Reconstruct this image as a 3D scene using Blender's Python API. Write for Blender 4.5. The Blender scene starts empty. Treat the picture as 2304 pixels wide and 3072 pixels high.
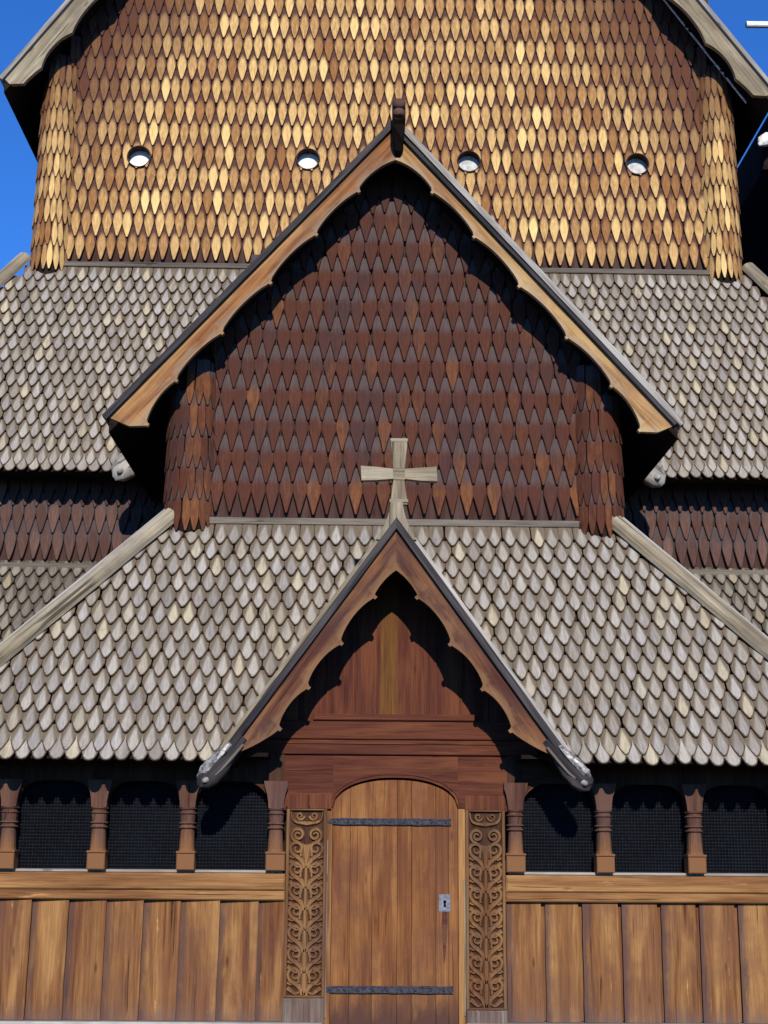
import bpy, math, random
from mathutils import Vector as V
random.seed(7)
R=random.random
def U(a,b): return a+(b-a)*R()
scene=bpy.context.scene
COL=scene.collection
pi=math.pi
# ------------------------------------------------------------------ materials
class NT:
    def __init__(s,name):
        s.m=bpy.data.materials.new(name); s.m.use_nodes=True
        s.t=s.m.node_tree; s.t.nodes.clear()
        s.out=s.n('ShaderNodeOutputMaterial'); s.b=s.n('ShaderNodeBsdfPrincipled')
        s.l(s.b.outputs[0],s.out.inputs[0])
    def n(s,t,**k):
        x=s.t.nodes.new(t)
        for a,v in k.items(): setattr(x,a,v)
        return x
    def l(s,a,b): s.t.links.new(a,b)
    def sock(s,inp,v):
        if v is None: return
        if hasattr(v,'is_linked') or isinstance(v,bpy.types.NodeSocket): s.l(v,inp)
        else: inp.default_value=v
    def math(s,op,a,b=None,clamp=False):
        x=s.n('ShaderNodeMath',operation=op,use_clamp=clamp); s.sock(x.inputs[0],a); s.sock(x.inputs[1],b); return x.outputs[0]
    def mix(s,f,a,b,mode='MIX'):
        x=s.n('ShaderNodeMix',data_type='RGBA',blend_type=mode); x.clamp_factor=True
        s.sock(x.inputs[0],f)
        for i,c in ((6,a),(7,b)):
            if isinstance(c,(tuple,list)): c=tuple(c)+((1,) if len(c)==3 else ())
            s.sock(x.inputs[i],c)
        return x.outputs[2]
    def rng(s,v,a,b,c=0,d=1,sm=True):
        x=s.n('ShaderNodeMapRange',interpolation_type='SMOOTHSTEP' if sm else 'LINEAR')
        s.sock(x.inputs[0],v)
        for i,q in enumerate((a,b,c,d)): x.inputs[i+1].default_value=q
        return x.outputs[0]
    def noise(s,vec,sc,scale=(1,1,1),det=4,rough=.6,dist=0):
        mp=s.n('ShaderNodeMapping'); mp.inputs['Scale'].default_value=scale; s.l(vec,mp.inputs[0])
        x=s.n('ShaderNodeTexNoise'); x.inputs['Scale'].default_value=sc; x.inputs['Detail'].default_value=det
        x.inputs['Roughness'].default_value=rough; x.inputs['Distortion'].default_value=dist
        s.l(mp.outputs[0],x.inputs[0]); return x.outputs[0]
    def attr(s):
        a=s.n('ShaderNodeAttribute',attribute_name='col'); x=s.n('ShaderNodeSeparateColor'); s.l(a.outputs['Color'],x.inputs[0])
        return x.outputs[0],x.outputs[1],x.outputs[2],a.outputs['Alpha']
    def uv(s): return s.n('ShaderNodeUVMap',uv_map='UVMap').outputs[0]
    def obj(s): return s.n('ShaderNodeTexCoord').outputs['Object']
    def bump(s,h,st,d=.01):
        x=s.n('ShaderNodeBump'); x.inputs['Strength'].default_value=st; x.inputs['Distance'].default_value=d
        s.l(h,x.inputs['Height']); s.l(x.outputs[0],s.b.inputs['Normal'])
    def fin(s,c,rough=.75,spec=.25,metal=0):
        s.sock(s.b.inputs['Base Color'],c if not isinstance(c,tuple) else c+(1,))
        s.sock(s.b.inputs['Roughness'],rough); s.b.inputs['Specular IOR Level'].default_value=spec
        s.b.inputs['Metallic'].default_value=metal
        return s.m

def wood(name,dark,mid,light,tintamp=.5,crack=.7,rough=.8,spec=.08,grey=None,greyamt=0,worn=0,knots=.6,bottom=None,edge=None):
    """timber: grain runs along UV x; col.R = per-board tint; col.A unused"""
    s=NT(name); uv=s.uv(); ob=s.obj(); t,_,e,_=s.attr()
    g1=s.noise(uv,1,(1.0,24,1),6,.68,.25); g2=s.noise(uv,1,(3,110,1),3,.6); g3=s.noise(uv,1,(.6,6,1),4,.6,.6)
    c=s.mix(s.rng(g1,.32,.68),dark,mid)
    c=s.mix(s.math('MULTIPLY',s.rng(g3,.42,.66),.8),c,light)
    c=s.mix(s.math('MULTIPLY',s.rng(t,.0,1,-.5,.5,False),tintamp*1.6),c,light)
    c=s.mix(s.math('MULTIPLY',s.rng(t,1,0,-.5,.5,False),tintamp*1.8),c,dark)
    f=s.rng(g2,.3,.7,.72,1.22,False)
    x=s.n('ShaderNodeVectorMath',operation='SCALE'); s.l(c,x.inputs[0]); s.l(f,x.inputs['Scale']); c=x.outputs[0]
    # knots
    mp=s.n('ShaderNodeMapping'); mp.inputs['Scale'].default_value=(2.6,9,1); s.l(uv,mp.inputs[0])
    vo=s.n('ShaderNodeTexVoronoi'); vo.inputs['Scale'].default_value=1; s.l(mp.outputs[0],vo.inputs[0])
    kn=s.math('MULTIPLY',s.rng(vo.outputs['Distance'],.16,.05),knots)
    sp=s.n('ShaderNodeSeparateColor'); s.l(vo.outputs['Color'],sp.inputs[0])
    kn=s.math('MULTIPLY',kn,s.rng(sp.outputs[0],.55,.6))
    c=s.mix(kn,c,tuple(q*.35 for q in dark))
    # drying cracks
    cr=s.noise(uv,1,(.9,38,1),2,.5,.3); ck=s.math('MULTIPLY',s.rng(cr,.66,.71),crack)
    c=s.mix(ck,c,tuple(q*.25 for q in dark))
    if greyamt:
        gg=s.noise(ob,1.7,(1,1,1.0),5,.65); c=s.mix(s.math('MULTIPLY',s.rng(gg,.42,.62),greyamt),c,grey)
    if worn:
        ww=s.noise(uv,1,(2.2,22,1),6,.7,.4); c=s.mix(s.math('MULTIPLY',s.rng(ww,.62,.74),worn),c,tuple(min(.8,q*1.7) for q in light))
    if bottom:
        sx=s.n('ShaderNodeSeparateXYZ'); s.l(ob,sx.inputs[0])
        nz=s.noise(ob,6,(3,1,.6),4,.7); z=s.math('ADD',sx.outputs[2],s.math('MULTIPLY',s.math('SUBTRACT',nz,.5),.45))
        c=s.mix(s.rng(z,bottom[1],bottom[2]),c,bottom[0])
    if edge:
        sx=s.n('ShaderNodeSeparateXYZ'); s.l(s.n('ShaderNodeUVMap',uv_map='loc').outputs[0],sx.inputs[0])
        nz=s.noise(uv,1,(3,9,1),4,.65,.4); q=s.math('ADD',sx.outputs[0],s.math('MULTIPLY',s.math('SUBTRACT',nz,.5),edge[3]))
        c=s.mix(s.math('MULTIPLY',s.rng(q,edge[1],edge[2]),edge[4]),c,edge[0])
    h=s.math('ADD',s.math('MULTIPLY',g2,.5),s.math('SUBTRACT',g1,s.math('MULTIPLY',ck,1.5)))
    s.bump(h,.55,.006)
    return s.fin(c,rough,spec)

def shingle(name,body,bright,top,edge,tipdark=None,grain=(14,.9),tints=(.15,.95),toprange=(.85,1.15),rough=.75,spec=.08,patch=None,worn=None,streak=0,lens=None):
    """split shingle: col = (tint, height along the exposed length, edge band, weathering)"""
    s=NT(name); uv=s.uv(); ob=s.obj(); t,al,e,w=s.attr()
    g=s.noise(uv,1,(5,60,1),4,.65,.3); g2=s.noise(uv,1,(9,28,1),4,.7)
    tt=s.math('ADD',t,s.math('MULTIPLY',s.math('SUBTRACT',g2,.5),1.1))
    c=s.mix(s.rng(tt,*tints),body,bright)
    if worn: c=s.mix(w,worn,c)
    if patch:
        pn=s.noise(ob,patch[1],(1,1,.5),4,.6); c=s.mix(s.math('MULTIPLY',s.rng(pn,.45,.68),patch[2]),c,patch[0])
    if streak:
        sn=s.noise(ob,1,(5.5,1.2,.5),4,.65); c=s.mix(s.math('MULTIPLY',s.rng(sn,.5,.7),streak),c,tuple(q*.55 for q in body))
    aa=s.math('ADD',al,s.math('MULTIPLY',s.math('SUBTRACT',g2,.5),.45))
    if lens:
        sx=s.n('ShaderNodeSeparateXYZ'); s.l(s.n('ShaderNodeUVMap',uv_map='loc').outputs[0],sx.inputs[0])
        ax=s.math('ABSOLUTE',sx.outputs[0]); lim=s.rng(aa,lens[0],lens[1],1.05,0,False)
        c=s.mix(s.rng(s.math('SUBTRACT',ax,lim),-lens[2],lens[2]),c,top)
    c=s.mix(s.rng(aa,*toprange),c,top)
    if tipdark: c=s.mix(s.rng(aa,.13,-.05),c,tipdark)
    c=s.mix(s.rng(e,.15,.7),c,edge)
    f=s.rng(g,.25,.75,.7,1.25,False)
    x=s.n('ShaderNodeVectorMath',operation='SCALE'); s.l(c,x.inputs[0]); s.l(f,x.inputs['Scale'])
    s.bump(s.math('ADD',g,g2),.5,.005)
    return s.fin(x.outputs[0],rough,spec)

M={}
M['gold']=shingle('tarred_shingle_golden',(.27,.115,.036),(.82,.55,.21),(.085,.036,.028),(.045,.019,.014),tints=(.0,1.15),toprange=(.96,1.30),lens=(.62,1.55,.30),worn=(.105,.038,.020),rough=.7,spec=.12)
M['red']=shingle('tarred_shingle_reddish',(.084,.029,.017),(.24,.095,.034),(.088,.062,.058),(.020,.009,.008),tints=(.50,1.5),toprange=(.86,1.25),patch=((.052,.030,.030),2.6,.7),worn=(.062,.026,.020),rough=.75,spec=.08)
M['plum']=shingle('tarred_shingle_plum_brown',(.075,.036,.028),(.15,.085,.066),(.075,.055,.056),(.016,.010,.010),tints=(.2,1.3),toprange=(.95,1.25),lens=(.6,1.5,.2),rough=.65)
M['grey']=shingle('weathered_roof_shingle',(.215,.190,.165),(.38,.352,.312),(.150,.115,.078),(.068,.047,.030),tints=(.0,1.0),toprange=(1.15,1.6),lens=(.30,1.50,.30),patch=((.27,.21,.14),11,.35),worn=(.46,.39,.25),streak=.5,rough=.85,spec=.06)
M['greyd']=shingle('dirty_roof_shingle',(.17,.145,.115),(.31,.275,.22),(.095,.078,.058),(.040,.030,.022),worn=(.33,.26,.16),tints=(.05,1.1),toprange=(1.1,1.6),lens=(.30,1.45,.28),patch=((.09,.075,.06),1.3,.6),streak=.5,rough=.85,spec=.06)
M['plank']=wood('tarred_plank',(.095,.034,.016),(.24,.102,.036),(.38,.20,.072),edge=((.085,.050,.045),.72,1.0,.5,.85),grey=(.15,.066,.038),greyamt=.5,tintamp=.45,worn=.9,crack=.9,bottom=((.12,.085,.078),.30,-.08))
M['beam']=wood('oiled_beam',(.13,.055,.022),(.25,.112,.042),(.38,.20,.075),tintamp=.3,worn=.6,crack=.9)
M['door']=wood('door_plank',(.12,.044,.017),(.225,.086,.030),(.32,.148,.052),grey=(.125,.050,.030),greyamt=.6,tintamp=.35,worn=.4,crack=.6,bottom=((.085,.042,.030),.40,.10))
M['red_board']=wood('red_tarred_board',(.058,.019,.013),(.112,.035,.021),(.16,.056,.026),tintamp=.35,crack=.5,knots=.5)
M['ochre_board']=wood('ochre_tarred_board',(.08,.030,.014),(.14,.060,.018),(.20,.10,.026),tintamp=.3,crack=.5)
M['barge_o']=wood('orange_bargeboard',(.15,.055,.026),(.33,.145,.050),(.46,.25,.10),edge=((.27,.215,.15),.62,.95,1.3,.5),tintamp=.35,worn=.5,crack=.9,grey=(.16,.09,.055),greyamt=.45)
M['barge_g']=wood('golden_bargeboard',(.20,.095,.038),(.42,.23,.085),(.56,.37,.16),edge=((.42,.35,.24),.62,.95,1.3,.4),tintamp=.3,worn=.6,crack=.9,grey=(.24,.13,.075),greyamt=.45)
M['barge_r']=wood('reddish_bargeboard',(.055,.021,.018),(.115,.043,.025),(.25,.115,.050),edge=((.30,.165,.075),.5,1.0,1.6,.45),tintamp=.45,worn=.4,crack=.9,grey=(.07,.038,.034),greyamt=.5)
M['grey_wood']=wood('weathered_timber',(.15,.115,.070),(.30,.245,.155),(.42,.36,.25),tintamp=.3,worn=.3,crack=.85,grey=(.12,.10,.085),greyamt=.4)
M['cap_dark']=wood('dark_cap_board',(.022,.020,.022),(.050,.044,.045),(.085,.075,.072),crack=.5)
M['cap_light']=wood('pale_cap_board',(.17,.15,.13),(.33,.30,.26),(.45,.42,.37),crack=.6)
M['column']=wood('column_timber',(.060,.027,.020),(.115,.052,.036),(.17,.085,.055),tintamp=.3,grey=(.10,.062,.055),greyamt=.5,bottom=((.205,.095,.042),1.66,1.36))
M['carved']=wood('carved_timber',(.095,.042,.020),(.19,.086,.037),(.27,.145,.060),tintamp=.2,grey=(.10,.055,.038),greyamt=.5,knots=.1,crack=.3)
M['dark_wood']=wood('dark_soffit_board',(.010,.007,.006),(.020,.013,.011),(.030,.02,.016),crack=.3,rough=.9,spec=.05)  # near-black: shade of soffits and undersides put into the colour
M['sill']=wood('pale_sill_timber',(.16,.14,.12),(.30,.27,.23),(.44,.41,.36),crack=.5)
def simple(name,c,rough,spec=.3,metal=0,var=.35,sc=18,bump=.3,c2=None):
    s=NT(name); n=s.noise(s.obj(),sc,(1,1,1),5,.65)
    k=s.mix(s.rng(n,.35,.65),tuple(q*(1-var) for q in c),c2 or tuple(min(1,q*(1+var)) for q in c))
    s.bump(n,bump,.004); return s.fin(k,rough,spec,metal)
M['iron']=simple('wrought_iron',(.020,.020,.029),.65,.25,.0,c2=(.055,.053,.070),sc=45)
M['lead']=simple('lead_flashing',(.11,.105,.11),.5,.4,.2,c2=(.40,.38,.35),sc=26,bump=.6)
M['steel']=simple('worn_lock_steel',(.15,.16,.19),.5,.4,.1,sc=40)
M['flash']=wood('dull_ridge_board',(.085,.070,.055),(.15,.125,.10),(.20,.17,.13),tintamp=.3,crack=.8)
M['recess']=wood('shaded_tarred_board',(.032,.015,.010),(.062,.028,.016),(.085,.042,.025),crack=.2)  # tarred timber with recess and under-eave shade put into its colour
M['plinth']=wood('greyed_plinth',(.09,.055,.042),(.16,.11,.085),(.24,.20,.17),crack=.7)
M['core']=wood('tarred_wall_board',(.045,.022,.018),(.075,.038,.032),(.10,.06,.05),crack=.5)
M['hole']=simple('keyhole_black',(.006,.006,.007),.9,.1)
M['pane']=simple('unlit_interior_pane',(.0030,.0036,.0060),.6,.05,sc=3,bump=0)  # opaque pane; darkness of the unlit interior is put into its colour
M['wire']=simple('galvanised_wire',(.014,.016,.022),.7,.05,.0,sc=30,bump=0)
M['white']=simple('white_painted_board',(.74,.74,.70),.6,.3,var=.12,sc=9,bump=.1)
M['offwhite']=simple('greyed_painted_board',(.46,.46,.44),.6,.3,var=.3,sc=12,bump=.1)
M['cable']=simple('bare_copper_cable',(.55,.54,.52),.4,.5,.3,sc=30,bump=0)
M['stone']=simple('foundation_stone',(.16,.15,.14),.9,.2,var=.4,sc=7,bump=.8)
def ground():
    s=NT('dark_gravel_path'); ob=s.obj(); n=s.noise(ob,30,(1,1,1),6,.7); n2=s.noise(ob,.6,(1,1,1),4,.6)
    c=s.mix(s.rng(n,.35,.7),(.016,.015,.013),(.045,.041,.036)); c=s.mix(s.rng(n2,.5,.62),c,(.025,.038,.014))
    s.bump(n,.8,.02); return s.fin(c,.95,.1)
M['ground']=ground()

# ------------------------------------------------------------------ mesh builder
class MB:
    def __init__(s): s.v=[];s.f=[];s.uv=[];s.c=[];s.lo=[]; s.du=V((1,0,0)); s.dv=V((0,0,1)); s.dw=V((0,1,0)); s.off=(0,0)
    def grain(s,du,dv=None):
        s.du=V(du).normalized(); dv=V(dv) if dv else (V((0,0,1)) if abs(s.du.z)<.9 else V((1,0,0)))
        s.dv=(dv-s.du*dv.dot(s.du)).normalized(); s.dw=s.du.cross(s.dv); s.off=(U(0,50),U(0,50))
    def add(s,pts,faces,col=(.5,0,0,1),cols=None,uvs=None,loc=None):
        b=len(s.v); s.v+= [tuple(p) for p in pts]
        for f in faces:
            s.f.append([b+i for i in f])
            for i in f:
                if uvs: s.uv.append(uvs[i])
                else:
                    p=V(pts[i]); s.uv.append((p.dot(s.du)+s.off[0],p.dot(s.dv)+p.dot(s.dw)+s.off[1]))
                s.c.append(cols[i] if cols else col)
                s.lo.append(loc[i] if loc else (0,0))
    def hexa(s,p,t=None):   # 8 points: bottom 4 ccw, top 4
        if t is None: t=R()
        s.add(p,[(0,3,2,1),(4,5,6,7),(0,1,5,4),(1,2,6,5),(2,3,7,6),(3,0,4,7)],(t,0,0,1))
    def box(s,x0,x1,y0,y1,z0,z1,grain='x',t=None):
        s.grain({'x':(1,0,0),'y':(0,1,0),'z':(0,0,1)}[grain])
        s.hexa([(x0,y0,z0),(x1,y0,z0),(x1,y1,z0),(x0,y1,z0),(x0,y0,z1),(x1,y0,z1),(x1,y1,z1),(x0,y1,z1)],t)
    def cbox(s,x0,x1,y0,y1,z0,z1,c=.006,grain='x',t=None):
        """box whose front (low y) edges are chamfered"""
        s.grain({'x':(1,0,0),'y':(0,1,0),'z':(0,0,1)}[grain]); 
        P=[(x0,y1,z0),(x1,y1,z0),(x1,y1,z1),(x0,y1,z1),(x0,y0+c,z0),(x1,y0+c,z0),(x1,y0+c,z1),(x0,y0+c,z1),(x0+c,y0,z0+c),(x1-c,y0,z0+c),(x1-c,y0,z1-c),(x0+c,y0,z1-c)]
        F=[(3,2,1,0)]+[(i,(i+1)%4,4+(i+1)%4,4+i) for i in range(4)]+[(4+i,4+(i+1)%4,8+(i+1)%4,8+i) for i in range(4)]+[(8,9,10,11)]
        s.add(P,F,(R() if t is None else t,0,0,1))
    def beam(s,a,b,wd,ht,up=(0,0,1),t=None,c=0):
        """bar from a to b; wd across, ht along 'up' (centred)"""
        a=V(a);b=V(b);d=(b-a).normalized(); sd=d.cross(V(up)).normalized(); u=sd.cross(d)
        s.grain(d,sd); p=[]
        if t is None: t=R()
        c=min(c,wd/2.01,ht/2.01)
        prof=[(-wd/2,-ht/2+c),(-wd/2+c,-ht/2),(wd/2-c,-ht/2),(wd/2,-ht/2+c),(wd/2,ht/2-c),(wd/2-c,ht/2),(-wd/2+c,ht/2),(-wd/2,ht/2-c)] if c else [(-wd/2,-ht/2),(wd/2,-ht/2),(wd/2,ht/2),(-wd/2,ht/2)]
        n=len(prof)
        for q in (a,b):
            for x,y in prof: p.append(q+sd*x+u*y)
        s.add(p,[tuple(range(n))[::-1],tuple(range(n,2*n))]+[(i,(i+1)%n,n+(i+1)%n,n+i) for i in range(n)],(t,0,0,1))
    def prism(s,poly,y0,y1,t=None,ch=0):
        """x,z outline extruded from y0 (front) to y1"""
        n=len(poly)
        if t is None: t=R()
        p=[(x,y0,z) for x,z in poly]+[(x,y1,z) for x,z in poly]
        s.add(p,[tuple(range(n)),tuple(range(n,2*n))[::-1]]+[(n+i,n+(i+1)%n,(i+1)%n,i) for i in range(n)],(t,0,0,1))
    def strip(s,A,B,y0,y1,t=.5):
        """board between two polylines A (x,z) and B (x,z) of the same length, from y0 to y1"""
        n=len(A); p=[(x,y0,z) for x,z in A]+[(x,y0,z) for x,z in B]+[(x,y1,z) for x,z in A]+[(x,y1,z) for x,z in B]
        F=[]
        for i in range(n-1):
            F+=[(i,i+1,n+i+1,n+i),(2*n+i,3*n+i,3*n+i+1,2*n+i+1),(i,2*n+i,2*n+i+1,i+1),(n+i,n+i+1,3*n+i+1,3*n+i)]
        F+=[(0,n,3*n,2*n),(n-1,3*n-1,4*n-1,2*n-1)]
        s.add(p,F,(t,0,0,1),loc=[(.001,0)]*n+[(1,0)]*n+[(.001,0)]*n+[(1,0)]*n)
    def loft(s,path,rad,seg=12,up=(0,0,1),t=.5,pw=1.0):
        """closed tube; rad = list of (across, upward) half sizes"""
        p=[];n=len(path); path=[V(q) for q in path]
        s.grain(path[-1]-path[0])
        for i,q in enumerate(path):
            d=(path[min(i+1,n-1)]-path[max(i-1,0)]).normalized(); sd=d.cross(V(up)).normalized(); u=sd.cross(d)
            for k in range(seg):
                a=2*pi*k/seg; ca,sa=math.cos(a),math.sin(a)
                ca=math.copysign(abs(ca)**pw,ca); sa=math.copysign(abs(sa)**pw,sa)
                p.append(q+sd*rad[i][0]*ca+u*rad[i][1]*sa)
        F=[(i*seg+k,i*seg+(k+1)%seg,(i+1)*seg+(k+1)%seg,(i+1)*seg+k) for i in range(n-1) for k in range(seg)]
        F+=[tuple(range(seg))[::-1],tuple(range((n-1)*seg,n*seg))]
        s.add(p,F,(t,0,0,1))
    def build(s,name,mat,parent=None,smooth=False,label=None):
        me=bpy.data.meshes.new(name); me.from_pydata(s.v,[],s.f)
        ul=me.uv_layers.new(name='UVMap'); ul.data.foreach_set('uv',[q for p in s.uv for q in p])
        if any(q!=(0,0) for q in s.lo[:50]): l2=me.uv_layers.new(name='loc'); l2.data.foreach_set('uv',[q for p in s.lo for q in p])
        ca=me.color_attributes.new('col','FLOAT_COLOR','CORNER'); ca.data.foreach_set('color',[q for p in s.c for q in p])
        for m in (mat if isinstance(mat,list) else [mat]): me.materials.append(M[m])
        if smooth:
            me.polygons.foreach_set('use_smooth',[True]*len(me.polygons))
            me.set_sharp_from_angle(angle=math.radians(40))
        me.update(); o=bpy.data.objects.new(name,me); COL.objects.link(o)
        if parent: o.parent=parent
        if label: o['label']=label
        return o

# ------------------------------------------------------------------ shingles
LANCE=[(0.12,0),(.25,.011),(.50,.066),(.76,.132),(.92,.178),(.985,.225)]
LANCM=[(0.10,0),(.21,.010),(.40,.060),(.63,.116),(.85,.166),(.985,.208)]
LANCP=[(0.16,0),(.32,.008),(.60,.050),(.85,.095),(.985,.13)]     # (fraction of half width, height above the tip)
SCALE=[(.17,0),(.34,.010),(.58,.042),(.80,.078),(.93,.103),(.985,.125)]
DRIP=[(.20,0),(.52,.010),(.76,.034),(.92,.062),(.985,.09)]
def TAN(): return U(.75,1) if R()<.88 else U(.05,.6)
def one_shingle(mb,pos,uc,vt,w,L,pitch,prof,t,lift,col,wear,skew=0,hole=None):
    hw=w/2
    out=[(f*hw,h) for f,h in prof]; out=out+[(.985*hw,L)]; out=[(-x,h) for x,h in out[::-1]]+out   # from top left down round the tip to top right
    uo=(U(0,60),U(0,60))
    ring=[]
    e=(.0175 if prof in (SCALE,DRIP) else .0075)*min(1,w/.12); sh=prof[-2][1]
    n=len(out)
    def place(x,h,hh): 
        return pos(uc+x+skew*h,vt+h,lift*(1-h/L)+hh)
    if hole:
        hx,hv,hr=hole; nx,nv=18,44
        for i in range(nx):
            for j in range(nv):
                x0=-hw+w*i/nx; x1=x0+w/nx; h0=L*j/nv; h1=h0+L/nv; cx=(x0+x1)/2; ch=(h0+h1)/2
                lim=0
                for (fa,ha),(fb,hb) in zip(prof,prof[1:]+[(.985,L)]):
                    if ha<=ch<=hb: lim=hw*(fa+(fb-fa)*(ch-ha)/(hb-ha))
                if abs(cx)>lim or math.hypot(uc+cx-hx,vt+ch-hv)<hr: continue
                ed=1 if lim-abs(cx)<.006 else 0
                P=[(x0,h0),(x1,h0),(x1,h1),(x0,h1)]
                mb.add([place(x,h,t) for x,h in P],[(0,1,2,3)],cols=[(col,h/pitch,ed,wear) for x,h in P],uvs=[(h+uo[0],x+uo[1]) for x,h in P],loc=[(x/hw,h/pitch) for x,h in P])
        return
    pts=[];cols=[];uvs=[];loc=[(x/hw,h/pitch) for x,h in out]*3
    for k,(x,h) in enumerate(out):
        hi=h+e*.9 if h<.03 else h
        xi=x-math.copysign(min(e,abs(x)*.8),x)
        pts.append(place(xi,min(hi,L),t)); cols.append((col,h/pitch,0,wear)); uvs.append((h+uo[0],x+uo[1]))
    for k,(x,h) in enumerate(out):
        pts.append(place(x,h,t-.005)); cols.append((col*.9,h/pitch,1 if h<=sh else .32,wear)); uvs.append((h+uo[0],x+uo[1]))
    for k,(x,h) in enumerate(out):
        pts.append(place(x*.98,h+.002,-.004)); cols.append((col*.5,h/pitch,1,wear)); uvs.append((h+uo[0],x+uo[1]))
    F=[tuple(range(n))]
    for k in range(n-1):
        F+=[(n+k,n+k+1,k+1,k),(2*n+k,2*n+k+1,n+k+1,n+k)]
    mb.add(pts,F,cols=cols,uvs=uvs,loc=loc)
def shingles(mb,pos,u0,u1,v0,v1,w,pitch,prof,inside,L=None,t=.018,lift=.034,wear=lambda u,v:1,hole=None,bright=lambda u,v:0,jit=.11):
    L=L or pitch*1.5; k=0; v=v0
    while v<v1:
        u=u0+(w/2 if k%2 else 0)
        rowb=U(-.05,.05)
        while u<u1:
            if inside(u,v+pitch*.45):
                ww=w*U(.94,1.03); col=min(1,max(0,random.gauss(.47+rowb+bright(u,v),.185)))
                if R()<.05: col=min(1,col+.4)
                h=None
                if hole:
                    for hx,hv,hr in hole:
                        if abs(u-hx)<hr+w*.6 and v-hr<hv<v+L+hr: h=(hx,hv,hr)
                one_shingle(mb,pos,u+U(-1,1)*w*jit*.5,v+random.gauss(0,1)*pitch*.022,ww,L,pitch,prof,t*U(.8,1.1),lift*U(.93,1.12),col,wear(u,v+pitch*.5),random.gauss(0,.013),h)
            u+=w
        v+=pitch; k+=1
def plane(O,du,dv):
    O=V(O);du=V(du).normalized();dv=V(dv).normalized();n=du.cross(dv).normalized()
    return lambda u,v,h: O+du*u+dv*v+n*h
def cyl(cx,cy,Rr,lean=0,z0=0):
    return lambda u,v,h: V((cx+lean*(v-z0)+(Rr+h)*math.sin(u/Rr),cy-(Rr+h)*math.cos(u/Rr),v))

def E(name,loc=(0,0,0)):
    o=bpy.data.objects.new(name,None); COL.objects.link(o); o.location=loc; return o
church=E('stave_church'); church['label']='wooden stave church with shingled walls and roofs stacked in steep gables'; church['category']='church'
P=church
# ================================================================== lower storey, wall plane y = 0
ZS,ZE=2.118,4.315           # skirt roof eave and top
YE,YW=-.455,.84
COLX=[-3.795,-3.085,-2.365,-1.655,-.945,.985,1.70,2.435,3.15,3.87]
def planks(x0,x1,lean,seed):
    random.seed(seed); mb=MB(); x=x0; i=0
    while x<x1-.03:
        w=U(.292,.318); xe=min(x+w,x1); y=-.012+U(-.006,.006); t=U(.2,.85); k=.012
        mb.grain((0,0,1)); g=.006
        # feathered board: right side proud of its neighbour's left side
        a,b=(x+g,xe+.012); za,zb=.115,1.04; d=lean*.5
        yl,yr=(y+.020,y-.012)
        if lean<0: yl,yr=(y+.006,y+.002)
        P8=[(a-d,yl,za),(b-d,yr,za),(b-d,.06,za),(a-d,.06,za),(a,yl,zb),(b,yr,zb),(b,.06,zb),(a,.06,zb)]
        if lean<0:
            b=xe-.028; P8=[(a,yl,za),(b+.01,yr,za),(b+.01,.06,za),(a,.06,za),(a,yl,zb),(b,yr,zb),(b,.06,zb),(a,.06,zb)]
        # split in height so the edge can wander a little
        n=7; pts=[];
        for j in range(n+1):
            f=j/n; wob=U(-.002,.002)
            for q in range(4):
                p0=V(P8[q]);p1=V(P8[q+4]); p=p0.lerp(p1,f); p.x+=wob; p.y+=U(-.0015,.0015) if q<2 else 0; pts.append(p)
        F=[(3,2,1,0),tuple(4*n+q for q in range(4))]+[(4*j+q,4*j+(q+1)%4,4*j+4+(q+1)%4,4*j+4+q) for j in range(n) for q in range(4)]
        mb.add(pts,F,(t,0,0,1),loc=[(1,0),(.001,0),(.001,0),(1,0)]*(n+1)); x=xe; i+=1
    mb.grain((0,0,1)); mb.box(x0,x1,.030,.05,.12,1.04,'z',.1)
    return mb.build('plank_wall','plank',P)
planks(-4.1,-.862,.02,3); planks(.905,4.1,-.01,5)
random.seed(11)
for sx,x0,x1 in ((-1,-4.1,-.862),(1,.903,4.1)):
    mb=MB(); mb.cbox(x0,x1,-.062,.08,1.105,1.236,.012,'x',.75); mb.cbox(x0,x1,-.050,.08,1.028,1.103,.010,'x',.35)
    mb.build('sill_beam','beam',P)
    mb=MB(); mb.cbox(x0+.02,x1-.02,-.015,.12,1.238,1.258,.004,'x',.8); mb.build('window_ledge','sill',P)
mb=MB(); mb.cbox(-4.15,-.55,-.10,.12,-.02,.112,.012,'x',.6); mb.cbox(.58,4.15,-.10,.12,-.02,.112,.012,'x',.6); mb.build('ground_sill','sill',P)
mb=MB()
for i in range(22):
    x=-4.2+i*.385; mb.cbox(x,x+.375,-.04+U(-.02,.02),.3,-.25,-.025,.02,'x')
mb.build('foundation','stone',P)
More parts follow.
